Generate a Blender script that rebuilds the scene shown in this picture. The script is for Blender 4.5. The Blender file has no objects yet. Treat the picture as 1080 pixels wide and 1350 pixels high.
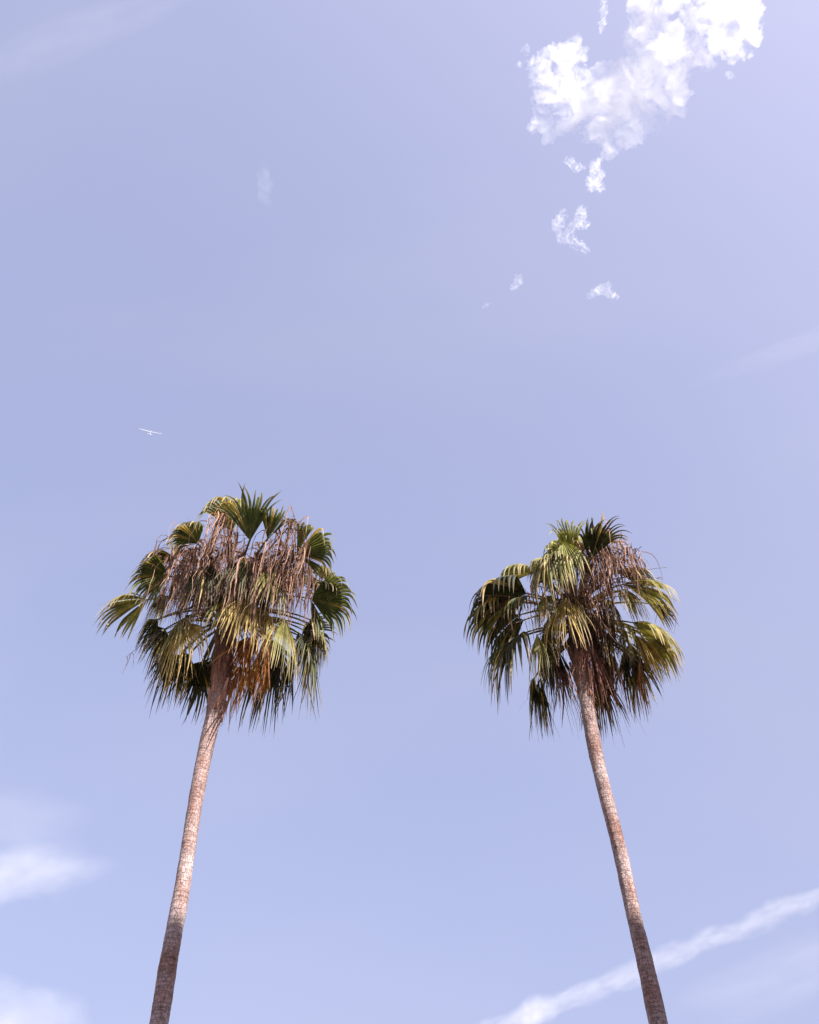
import bpy, bmesh, math, random
from mathutils import Vector, Matrix, noise

scene = bpy.context.scene
COL = scene.collection
R = math.radians

# ------------------------------------------------------------------ camera
F = 1101.0                      # focal length in photograph pixels (1080 x 1350)
PITCH = R(50.2)
CAM = Vector((0.0, 0.0, 1.6))
cd = bpy.data.cameras.new("camera")
cd.sensor_fit = 'VERTICAL'
cd.sensor_height = 36.0
cd.lens = F / 1350.0 * 36.0
cd.clip_start = 0.1
cd.clip_end = 60000.0
cam = bpy.data.objects.new("camera", cd)
COL.objects.link(cam)
cam.location = CAM
cam.rotation_euler = (math.pi / 2 + PITCH, 0, 0)
scene.camera = cam

# ------------------------------------------------------------------ sky and sun
SUN_EL = R(40.0)
SUN_AZ = R(138.0)               # clockwise from +Y (the view direction)
EXPOSURE = 1.3
world = bpy.data.worlds.new("World")
scene.world = world
world.use_nodes = True
wn = world.node_tree.nodes
wl = world.node_tree.links
bg = wn["Background"]
bg.inputs["Strength"].default_value = 0.104
sky = wn.new("ShaderNodeTexSky")
sky.sky_type = 'NISHITA'
sky.sun_disc = False
sky.sun_elevation = SUN_EL
sky.sun_rotation = SUN_AZ
sky.air_density = 1.0
sky.dust_density = 7.0
sky.ozone_density = 1.0
tint = wn.new("ShaderNodeMix")
tint.data_type = 'RGBA'
tint.blend_type = 'MULTIPLY'
tint.inputs[0].default_value = 1.0
tint.inputs[7].default_value = (1.74, 1.725, 2.25, 1)
soft = wn.new("ShaderNodeGamma")           # milky, low-contrast daylight haze
soft.inputs["Gamma"].default_value = 0.4
wl.new(sky.outputs[0], soft.inputs["Color"])
wl.new(soft.outputs[0], tint.inputs[6])
# thin high veil, the same in every direction the sky is looked at from
tc = wn.new("ShaderNodeTexCoord")
mp = wn.new("ShaderNodeMapping")
mp.inputs["Rotation"].default_value = (R(20), R(35), R(25))
mp.inputs["Scale"].default_value = (1.2, 4.0, 2.0)
wl.new(tc.outputs["Generated"], mp.inputs[0])
nz = wn.new("ShaderNodeTexNoise")
nz.inputs["Scale"].default_value = 1.6
nz.inputs["Detail"].default_value = 5
nz.inputs["Roughness"].default_value = 0.45
wl.new(mp.outputs[0], nz.inputs["Vector"])
rp = wn.new("ShaderNodeMapRange")
rp.inputs["From Min"].default_value = 0.42
rp.inputs["From Max"].default_value = 0.8
rp.inputs["To Min"].default_value = 0.0
rp.inputs["To Max"].default_value = 0.18
wl.new(nz.outputs["Fac"], rp.inputs["Value"])
veil = wn.new("ShaderNodeMix")
veil.data_type = 'RGBA'
veil.inputs[7].default_value = (2.6, 2.55, 3.2, 1)
wl.new(rp.outputs[0], veil.inputs[0])
wl.new(tint.outputs[2], veil.inputs[6])
wl.new(veil.outputs[2], bg.inputs["Color"])

SUN_DIR = Vector((math.sin(SUN_AZ) * math.cos(SUN_EL), math.cos(SUN_AZ) * math.cos(SUN_EL), math.sin(SUN_EL)))
sd = bpy.data.lights.new("sun", 'SUN')
sd.energy = 5.0
sd.angle = R(0.53)
sd.color = (1.0, 0.925, 0.84)
sun = bpy.data.objects.new("sun", sd)
COL.objects.link(sun)
sun.location = (20, -20, 60)
sun.rotation_euler = (-SUN_DIR).to_track_quat('-Z', 'Y').to_euler()

scene.view_settings.view_transform = 'Standard'
scene.view_settings.look = 'None'
scene.view_settings.gamma = 1.0
scene.view_settings.exposure = EXPOSURE
scene.render.engine = 'CYCLES'
cy = scene.cycles
cy.use_denoising = True
cy.max_bounces = 18
cy.diffuse_bounces = 4
cy.transmission_bounces = 6
cy.transparent_max_bounces = 24
cy.volume_bounces = 16
cy.volume_step_rate = 1.0
cy.volume_max_steps = 256


# ------------------------------------------------------------------ helpers
def ray(px, py):
    x = (px - 540.0) / F
    y = (675.0 - py) / F
    c, s = math.cos(PITCH), math.sin(PITCH)
    return Vector((x, c - y * s, s + y * c))


def at_y(px, py, Y):
    """the point that stands Y metres out from the viewer's spot"""
    d = ray(px, py)
    return CAM + d * (Y / d.y)


def at_r(px, py, dist):
    return CAM + ray(px, py).normalized() * dist


def link(name, me, mat=None, parent=None):
    o = bpy.data.objects.new(name, me)
    COL.objects.link(o)
    if mat is not None:
        me.materials.append(mat)
    if parent is not None:
        o.parent = parent
    return o


def tag(o, label=None, cat=None, group=None, kind=None):
    if label:
        o["label"] = label
    if cat:
        o["category"] = cat
    if group:
        o["group"] = group
    if kind:
        o["kind"] = kind
    return o


def empty(name, loc):
    o = bpy.data.objects.new(name, None)
    o.empty_display_size = 0.3
    COL.objects.link(o)
    o.location = loc
    return o


class MB:
    """collects vertices (with a colour each) and faces for one mesh"""
    def __init__(self, origin=(0, 0, 0)):
        self.v, self.f, self.c = [], [], []
        self.o = Vector(origin)

    def vert(self, p, col=(1, 1, 1)):
        self.v.append(p - self.o)
        self.c.append((col[0], col[1], col[2], 1.0))
        return len(self.v) - 1

    def tube(self, pts, radii, sides, cols, flat=1.0, up=Vector((0, 0, 1)), cap=True):
        rings = []
        n = len(pts)
        for i, p in enumerate(pts):
            t = (pts[min(i + 1, n - 1)] - pts[max(i - 1, 0)]).normalized()
            s = t.cross(up)
            if s.length < 1e-4:
                s = t.cross(Vector((1, 0, 0)))
            s.normalize()
            u = s.cross(t)
            ring = []
            for k in range(sides):
                a = 2 * math.pi * k / sides
                ring.append(self.vert(p + s * (math.cos(a) * radii[i]) + u * (math.sin(a) * radii[i] * flat), cols[i]))
            rings.append(ring)
        for a, b in zip(rings, rings[1:]):
            for k in range(sides):
                self.f.append((a[k], a[(k + 1) % sides], b[(k + 1) % sides], b[k]))
        if cap:
            self.f.append(tuple(reversed(rings[0])))
            self.f.append(tuple(rings[-1]))

    def box(self, lo, hi, col=(1, 1, 1)):
        x0, y0, z0 = lo
        x1, y1, z1 = hi
        ix = [self.vert(Vector(p), col) for p in ((x0, y0, z0), (x1, y0, z0), (x1, y1, z0), (x0, y1, z0),
                                                   (x0, y0, z1), (x1, y0, z1), (x1, y1, z1), (x0, y1, z1))]
        for q in ((3, 2, 1, 0), (4, 5, 6, 7), (0, 1, 5, 4), (1, 2, 6, 5), (2, 3, 7, 6), (3, 0, 4, 7)):
            self.f.append(tuple(ix[k] for k in q))

    def build(self, name, mat, parent=None, smooth=False):
        me = bpy.data.meshes.new(name)
        me.from_pydata([tuple(p) for p in self.v], [], self.f)
        ca = me.color_attributes.new("Col", 'FLOAT_COLOR', 'POINT')
        ca.data.foreach_set("color", [x for c in self.c for x in c])
        me.update()
        if smooth:
            me.polygons.foreach_set("use_smooth", [True] * len(me.polygons))
        return link(name, me, mat, parent)


# ------------------------------------------------------------------ materials
def new_mat(name):
    m = bpy.data.materials.new(name)
    m.use_nodes = True
    m.node_tree.nodes.clear()
    return m, m.node_tree.nodes, m.node_tree.links


def leaf_material(name, transl, rough=0.5):
    m, n, l = new_mat(name)
    out = n.new("ShaderNodeOutputMaterial")
    at = n.new("ShaderNodeAttribute")
    at.attribute_name = "Col"
    tc = n.new("ShaderNodeTexCoord")
    ns = n.new("ShaderNodeTexNoise")
    ns.inputs["Scale"].default_value = 9.0
    ns.inputs["Detail"].default_value = 4.0
    l.new(tc.outputs["Object"], ns.inputs["Vector"])
    mr = n.new("ShaderNodeMapRange")
    mr.inputs["From Min"].default_value = 0.3
    mr.inputs["From Max"].default_value = 0.7
    mr.inputs["To Min"].default_value = 0.65
    mr.inputs["To Max"].default_value = 1.3
    l.new(ns.outputs["Fac"], mr.inputs["Value"])
    mx = n.new("ShaderNodeMix")
    mx.data_type = 'RGBA'
    mx.blend_type = 'MULTIPLY'
    mx.inputs[0].default_value = 1.0
    l.new(at.outputs["Color"], mx.inputs[6])
    l.new(mr.outputs[0], mx.inputs[7])
    p = n.new("ShaderNodeBsdfPrincipled")
    p.inputs["Roughness"].default_value = rough
    p.inputs["Specular IOR Level"].default_value = 0.28
    l.new(mx.outputs[2], p.inputs["Base Color"])
    tr = n.new("ShaderNodeBsdfTranslucent")
    br = n.new("ShaderNodeMix")
    br.data_type = 'RGBA'
    br.blend_type = 'MULTIPLY'
    br.inputs[0].default_value = 1.0
    br.inputs[7].default_value = (1.5, 1.35, 0.7, 1)
    l.new(mx.outputs[2], br.inputs[6])
    l.new(br.outputs[2], tr.inputs["Color"])
    ms = n.new("ShaderNodeMixShader")
    ms.inputs[0].default_value = transl
    l.new(p.outputs[0], ms.inputs[1])
    l.new(tr.outputs[0], ms.inputs[2])
    l.new(ms.outputs[0], out.inputs["Surface"])
    return m


def bark_material():
    m, n, l = new_mat("palm_bark")
    out = n.new("ShaderNodeOutputMaterial")
    p = n.new("ShaderNodeBsdfPrincipled")
    p.inputs["Roughness"].default_value = 0.85
    p.inputs["Specular IOR Level"].default_value = 0.2
    at = n.new("ShaderNodeAttribute")
    at.attribute_name = "Col"
    tc = n.new("ShaderNodeTexCoord")
    # ring scars: noise squeezed along the trunk
    mp = n.new("ShaderNodeMapping")
    mp.inputs["Scale"].default_value = (7.0, 7.0, 42.0)
    l.new(tc.outputs["Object"], mp.inputs[0])
    r1 = n.new("ShaderNodeTexNoise")
    r1.inputs["Scale"].default_value = 1.0
    r1.inputs["Detail"].default_value = 6
    r1.inputs["Roughness"].default_value = 0.65
    l.new(mp.outputs[0], r1.inputs["Vector"])
    # short upright cracks
    mp2 = n.new("ShaderNodeMapping")
    mp2.inputs["Scale"].default_value = (26.0, 26.0, 10.0)
    l.new(tc.outputs["Object"], mp2.inputs[0])
    r2 = n.new("ShaderNodeTexVoronoi")
    r2.feature = 'DISTANCE_TO_EDGE'
    r2.inputs["Scale"].default_value = 1.0
    l.new(mp2.outputs[0], r2.inputs["Vector"])
    cr1 = n.new("ShaderNodeMapRange")
    cr1.inputs["From Min"].default_value = 0.33
    cr1.inputs["From Max"].default_value = 0.62
    cr1.inputs["To Min"].default_value = 0.42
    cr1.inputs["To Max"].default_value = 1.02
    l.new(r1.outputs["Fac"], cr1.inputs["Value"])
    cr2 = n.new("ShaderNodeMapRange")
    cr2.inputs["From Min"].default_value = 0.0
    cr2.inputs["From Max"].default_value = 0.09
    cr2.inputs["To Min"].default_value = 0.45
    cr2.inputs["To Max"].default_value = 1.0
    l.new(r2.outputs["Distance"], cr2.inputs["Value"])
    mu = n.new("ShaderNodeMath")
    mu.operation = 'MULTIPLY'
    l.new(cr1.outputs[0], mu.inputs[0])
    l.new(cr2.outputs[0], mu.inputs[1])
    mx = n.new("ShaderNodeMix")
    mx.data_type = 'RGBA'
    mx.blend_type = 'MULTIPLY'
    mx.inputs[0].default_value = 1.0
    l.new(at.outputs["Color"], mx.inputs[6])
    l.new(mu.outputs[0], mx.inputs[7])
    l.new(mx.outputs[2], p.inputs["Base Color"])
    bp = n.new("ShaderNodeBump")
    bp.inputs["Strength"].default_value = 0.9
    bp.inputs["Distance"].default_value = 0.012
    l.new(mu.outputs[0], bp.inputs["Height"])
    l.new(bp.outputs[0], p.inputs["Normal"])
    l.new(p.outputs[0], out.inputs["Surface"])
    return m


def plain_material(name, col, rough=0.7, scale=3.0, vary=0.25, metallic=0.0, bump=0.0):
    m, n, l = new_mat(name)
    out = n.new("ShaderNodeOutputMaterial")
    p = n.new("ShaderNodeBsdfPrincipled")
    p.inputs["Roughness"].default_value = rough
    p.inputs["Metallic"].default_value = metallic
    tc = n.new("ShaderNodeTexCoord")
    ns = n.new("ShaderNodeTexNoise")
    ns.inputs["Scale"].default_value = scale
    ns.inputs["Detail"].default_value = 6
    l.new(tc.outputs["Object"], ns.inputs["Vector"])
    mx = n.new("ShaderNodeMix")
    mx.data_type = 'RGBA'
    mx.inputs[6].default_value = (col[0] * (1 - vary), col[1] * (1 - vary), col[2] * (1 - vary), 1)
    mx.inputs[7].default_value = (min(1, col[0] * (1 + vary)), min(1, col[1] * (1 + vary)), min(1, col[2] * (1 + vary)), 1)
    l.new(ns.outputs["Fac"], mx.inputs[0])
    l.new(mx.outputs[2], p.inputs["Base Color"])
    if bump:
        bp = n.new("ShaderNodeBump")
        bp.inputs["Strength"].default_value = bump
        l.new(ns.outputs["Fac"], bp.inputs["Height"])
        l.new(bp.outputs[0], p.inputs["Normal"])
    l.new(p.outputs[0], out.inputs["Surface"])
    return m


M_LIVE = leaf_material("palm_leaf", 0.30, 0.55)
M_DEAD = leaf_material("dry_palm_leaf", 0.22, 0.75)
M_STEM = leaf_material("palm_stem", 0.0, 0.5)
M_BARK = bark_material()

# ------------------------------------------------------------------ ground and the building that shades the lower trunks
gm = MB()
for x, y in ((-4000, -4000), (4000, -4000), (4000, 4000), (-4000, 4000)):
    gm.vert(Vector((x, y, 0)))
gm.f.append((0, 1, 2, 3))
tag(gm.build("ground", plain_material("dry_ground", (0.26, 0.24, 0.21), 0.95, 0.4, 0.3, bump=0.3)), kind='structure')
pm = MB()
pm.box((-40, -1.9, -0.3), (60, 4.5, 0.12))
tag(pm.build("pavement", plain_material("concrete_paving", (0.32, 0.31, 0.30), 0.9, 2.0, 0.15)), kind='structure')

BY, BX0, BX1, BH = -2.0, 3.0, 32.0, 6.45 + (11.0 + 2.0) / math.cos(math.pi - SUN_AZ) * math.tan(SUN_EL)
bl = empty("apartment_building", (17.5, -8.0, 0))
tag(bl, "cream plastered apartment block rising behind the viewer across from the two palms", "building")


def bpart(name, mat, fn, parent):
    b = MB(parent_origin)
    fn(b)
    o = b.build(name, mat, parent)
    return o


M_PLASTER = plain_material("cream_plaster", (0.52, 0.46, 0.38), 0.9, 1.2, 0.12, bump=0.1)
M_FRAME = plain_material("window_frame_paint", (0.7, 0.69, 0.66), 0.5, 6, 0.08)
M_GLASS = plain_material("dark_window_glass", (0.03, 0.035, 0.04), 0.08, 1, 0.1)
M_WOOD = plain_material("door_wood", (0.16, 0.08, 0.04), 0.5, 8, 0.3)
bo = bl.location
m = MB(bo)
m.box((BX0, BY - 12, -0.2), (BX1, BY, BH - 0.35))
m.build("wall", M_PLASTER, bl)
m = MB(bo)
for lo, hi in (((BX0 - .1, BY - .3, BH - .35), (BX1 + .1, BY + .0, BH)), ((BX0 - .1, BY - 12.1, BH - .35), (BX1 + .1, BY - 11.8, BH)),
               ((BX0 - .1, BY - 11.8, BH - .35), (BX0 + .2, BY - .3, BH)), ((BX1 - .2, BY - 11.8, BH - .35), (BX1 + .1, BY - .3, BH))):
    m.box(lo, hi)
m.build("parapet", M_PLASTER, bl)
nst = int((BH - 1.0) // 3.1)
for st in range(nst):
    for k in range(9):
        x = BX0 + 2.2 + k * 3.0
        z = 1.2 + st * 3.1
        if st == 0 and k == 4:
            continue
        m = MB(bo)
        for lo, hi in (((x - .7, BY + .002, z), (x + .7, BY + .06, z + .08)), ((x - .7, BY + .002, z + 1.42), (x + .7, BY + .06, z + 1.5)),
                       ((x - .7, BY + .002, z + .08), (x - .62, BY + .06, z + 1.42)), ((x + .62, BY + .002, z + .08), (x + .7, BY + .06, z + 1.42)),
                       ((x - .03, BY + .002, z + .08), (x + .03, BY + .05, z + 1.42))):
            m.box(lo, hi)
        wo = m.build("window", M_FRAME, bl)
        m = MB(bo)
        m.box((x - .62, BY + .004, z + .08), (x + .62, BY + .02, z + 1.42))
        m.build("pane", M_GLASS, wo)
m = MB(bo)
x = BX0 + 2.2 + 12
m.box((x - .6, BY + .003, .12), (x + .6, BY + .07, 2.4))
do = m.build("door", M_WOOD, bl)
m = MB(bo)
m.tube([Vector((x + .45, BY + .12, .95)), Vector((x + .45, BY + .12, 1.35))], [.02, .02], 8, [(1, 1, 1)] * 2)
m.box((x + .44, BY + .07, 1.0), (x + .46, BY + .12, 1.02))
m.box((x + .44, BY + .07, 1.28), (x + .46, BY + .12, 1.30))
m.build("handle", M_FRAME, do)

# ------------------------------------------------------------------ palms
UP = Vector((0, 0, 1))
# colour of the blade near its base, along it, and at its tips
CLS = {
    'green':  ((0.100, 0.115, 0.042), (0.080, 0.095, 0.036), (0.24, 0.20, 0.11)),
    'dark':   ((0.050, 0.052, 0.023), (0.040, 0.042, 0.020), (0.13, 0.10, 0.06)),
    'olive':  ((0.27, 0.26, 0.085), (0.21, 0.20, 0.072), (0.36, 0.29, 0.16)),
    'lime':   ((0.36, 0.38, 0.10), (0.29, 0.30, 0.09), (0.42, 0.34, 0.18)),
    'yellow': ((0.42, 0.36, 0.11), (0.36, 0.27, 0.09), (0.48, 0.32, 0.15)),
    'orange': ((0.40, 0.25, 0.075), (0.40, 0.165, 0.055), (0.36, 0.20, 0.11)),
    'brown':  ((0.24, 0.16, 0.10), (0.26, 0.165, 0.115), (0.46, 0.34, 0.28)),
    'rust':   ((0.29, 0.13, 0.105), (0.31, 0.14, 0.115), (0.34, 0.19, 0.15)),
    'plum':   ((0.17, 0.075, 0.07), (0.18, 0.08, 0.078), (0.22, 0.12, 0.105)),
}
DEAD = ('brown', 'rust', 'plum', 'orange')


def lerp3(a, b, t):
    return (a[0] + (b[0] - a[0]) * t, a[1] + (b[1] - a[1]) * t, a[2] + (b[2] - a[2]) * t)


def make_blade(mb, H, axis, nrm, L, spread, droop, cls, rng, nseg=36, split=0.55, shag=1.0, wid=1.0, curl=0.0, keep=1.0, fold=0.25):
    """a fan of pleated segments, fused near the stem, whose free ends hang"""
    axis = axis.normalized()
    lat = axis.cross(nrm).normalized()
    nrm = lat.cross(axis).normalized()
    S = R(spread)
    da = 2 * S / nseg
    rows_f, rows_t = 5, 7
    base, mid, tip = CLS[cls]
    down = Vector((0, 0, -1))

    def length(th):
        return L * (1.0 - 0.30 * (abs(th) / max(S, 0.01)) ** 2 * min(1.0, spread / 90.0))

    def direction(th):
        # the two halves of the fan fold back a little from the midrib
        return (axis * math.cos(th) + lat * math.sin(th) - nrm * (fold * abs(math.sin(th)))).normalized()

    def path_fused(th, r_end, n):
        d = direction(th)
        p = H.copy()
        pts = [p.copy()]
        for k in range(n):
            s = (k + 0.5) / n
            t = (d + down * (0.85 * droop * (s * split) ** 1.1)).normalized()
            p = p + t * (r_end / n)
            pts.append(p.copy())
        return pts, t

    tcol = [(rng.uniform(0.75, 1.25) if cls in ('green', 'dark') else rng.uniform(0.5, 1.35)) if curl < 0.5 else rng.uniform(0.45, 1.35) for _ in range(nseg)]
    # neighbouring segments share the fold lines between them
    spl = split * L
    bounds = [path_fused(-S + da * j, spl * length(-S + da * j) / L, rows_f)[0] for j in range(nseg + 1)]
    for i in range(nseg):
        if rng.random() > keep:
            continue
        th = -S + da * (i + 0.5)
        Li = length(th) * (rng.uniform(0.9, 1.08) if curl < 0.5 else rng.uniform(0.55, 1.25))
        mids, t = path_fused(th, spl * length(th) / L, rows_f)
        k0 = tcol[i]
        edge = abs(th) / S
        dry = rng.random()
        yel = rng.random() < 0.16 and cls in ('green', 'dark', 'olive')     # a few segments are already turning
        mid, tip = (CLS['yellow'][1], CLS['brown'][2]) if yel else CLS[cls][1:]
        v_l, v_m, v_r = [], [], []
        for k in range(rows_f + 1):
            a, b = bounds[i][k], bounds[i + 1][k]
            s = k / rows_f * split
            w = (b - a).length
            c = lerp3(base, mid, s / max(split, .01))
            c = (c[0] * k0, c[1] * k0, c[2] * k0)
            v_l.append(mb.vert(a, c))
            v_r.append(mb.vert(b, c))
            v_m.append(mb.vert(mids[k] + nrm * (0.75 * w + 0.001), (c[0] * 1.12, c[1] * 1.12, c[2] * 1.1)))
        side = (bounds[i + 1][-1] - bounds[i][-1])
        w0 = side.length * 0.5 * wid
        side = side.normalized() if side.length > 1e-6 else lat
        p = mids[-1].copy()
        free = max(0.1, Li - spl * length(th) / L)
        dr = droop * shag * rng.uniform(0.55, 1.55)
        jit = Vector((rng.gauss(0, 1), rng.gauss(0, 1), rng.gauss(0, 0.4))) * (0.15 + 0.16 * curl)
        kink = rng.uniform(0.15, 0.6)
        bend = rng.random() < 0.45 + 0.3 * curl
        cdir = t.copy()
        twist = rng.uniform(-0.7, 0.7) * (1 + curl)
        for k in range(1, rows_t + 1):
            s = k / rows_t
            g = dr * (1.2 * s + 2.4 * s * s) if curl < 0.5 else dr * (2.0 * s + s ** 1.6)
            if bend and s > kink:
                g += dr * 1.3
            wob = Vector((noise.noise(p * 3.1), noise.noise(p * 3.1 + Vector((7, 1, 3))), noise.noise(p * 3.1 + Vector((2, 9, 5))))) * (0.25 + 0.9 * curl)
            d2 = (t + down * g + jit * s * 2 + wob * s).normalized()
            cdir = (cdir * 0.35 + d2 * 0.65).normalized()
            p = p + cdir * (free / rows_t)
            ww = w0 * (1 - s ** 1.35) + 0.0012
            sd_ = side - cdir * side.dot(cdir)
            sd_ = sd_.normalized() if sd_.length > 0.05 else lat
            sd_ = Matrix.Rotation(twist * s, 3, cdir) @ sd_
            nn = sd_.cross(cdir)
            tt = max(0.0, (s - 0.35) / 0.65) * (0.55 + 0.6 * dry)
            c = lerp3(mid, tip, min(1, tt))
            c = (c[0] * k0, c[1] * k0, c[2] * k0)
            v_l.append(mb.vert(p - sd_ * ww, c))
            v_r.append(mb.vert(p + sd_ * ww, c))
            v_m.append(mb.vert(p + nn * (0.5 * ww), (c[0] * 1.1, c[1] * 1.1, c[2] * 1.1)))
        for k in range(len(v_l) - 1):
            mb.f.append((v_l[k], v_m[k], v_m[k + 1], v_l[k + 1]))
            mb.f.append((v_m[k], v_r[k], v_r[k + 1], v_m[k + 1]))
    # a few pale threads hang from the clefts
    for _ in range(int(nseg * 0.35)):
        j = rng.randrange(nseg)
        p = bounds[j][-1].copy()
        dvec = (direction(-S + da * j) * 0.6 + Vector((rng.gauss(0, .4), rng.gauss(0, .4), rng.gauss(0, .3)))).normalized()
        pr = None
        for k in range(6):
            s = k / 5
            q = p + dvec * (0.26 * s) + down * (0.22 * s * s)
            a = mb.vert(q - lat * 0.0014, tip)
            b = mb.vert(q + lat * 0.0014, tip)
            if pr:
                mb.f.append((pr[0], pr[1], b, a))
            pr = (a, b)


def bez(a, b, c, t):
    return a * ((1 - t) ** 2) + b * (2 * t * (1 - t)) + c * (t * t)


def make_shred(mb, H, rx, rng, n, lmin, lmax, tone):
    """a dead frond weathered down to a tangle of hanging strips"""
    down = Vector((0, 0, -1))
    pale = (0.44, 0.27, 0.195)
    deep = (0.095, 0.045, 0.038)
    for i in range(n):
        p = H + Vector((max(-1.8, min(1.8, rng.gauss(0, 1))) * rx, max(-1.8, min(1.8, rng.gauss(0, 1))) * rx * 0.8, max(-1.5, min(1.2, rng.gauss(0, 1))) * rx * 0.55))
        a = rng.uniform(0, 2 * math.pi)
        d = Vector((math.cos(a), math.sin(a), rng.uniform(-0.6, 0.5))).normalized()
        L = rng.uniform(lmin, lmax) * (0.55 if rng.random() < 0.3 else 1.0)
        w = rng.choice((0.005, 0.007, 0.009, 0.013, 0.019))
        M = 9
        q = rng.random()
        k = rng.uniform(0.6, 1.2)
        c0 = lerp3(deep, pale, max(0.0, min(1.0, q * 1.25 - 0.2 + tone)))
        c0 = (c0[0] * k, c0[1] * k, c0[2] * k)
        c1 = (c0[0] * 1.2, c0[1] * 1.2, c0[2] * 1.2)
        turn = rng.uniform(0.12, 0.35)
        kinkat = rng.randint(2, 8) if rng.random() < 0.4 else -1
        sd_ = d.cross(down)
        sd_ = sd_.normalized() if sd_.length > 0.05 else Vector((1, 0, 0))
        rot = rng.uniform(-1.2, 1.2)
        prev = None
        for j in range(M + 1):
            s = j / M
            t = (d * max(0.0, 1 - s / turn) * 0.9 + down * min(1.0, 0.25 + s / turn * 0.8)
                 + Vector((noise.noise(p * 4.0), noise.noise(p * 4.0 + Vector((5, 5, 5))), 0)) * 0.45).normalized()
            if j == kinkat:
                d = Vector((rng.gauss(0, 1), rng.gauss(0, 1), -0.1)).normalized()
                t = (t + d * 0.6).normalized()
            ss = sd_ - t * sd_.dot(t)
            ss = ss.normalized() if ss.length > 0.05 else Vector((1, 0, 0))
            ss = Matrix.Rotation(rot * s * 2, 3, t) @ ss
            ww = w * (0.55 + 0.45 * math.sin(math.pi * min(1, s + 0.25))) * (1 - 0.75 * s ** 3)
            nn = ss.cross(t)
            c = lerp3(c0, c1, s)
            ids = (mb.vert(p - ss * ww, c), mb.vert(p + nn * (ww * 0.6), c), mb.vert(p + ss * ww, c))
            if prev:
                mb.f.append((prev[0], prev[1], ids[1], ids[0]))
                mb.f.append((prev[1], prev[2], ids[2], ids[1]))
            prev = ids
            p = p + t * (L / M)


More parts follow.
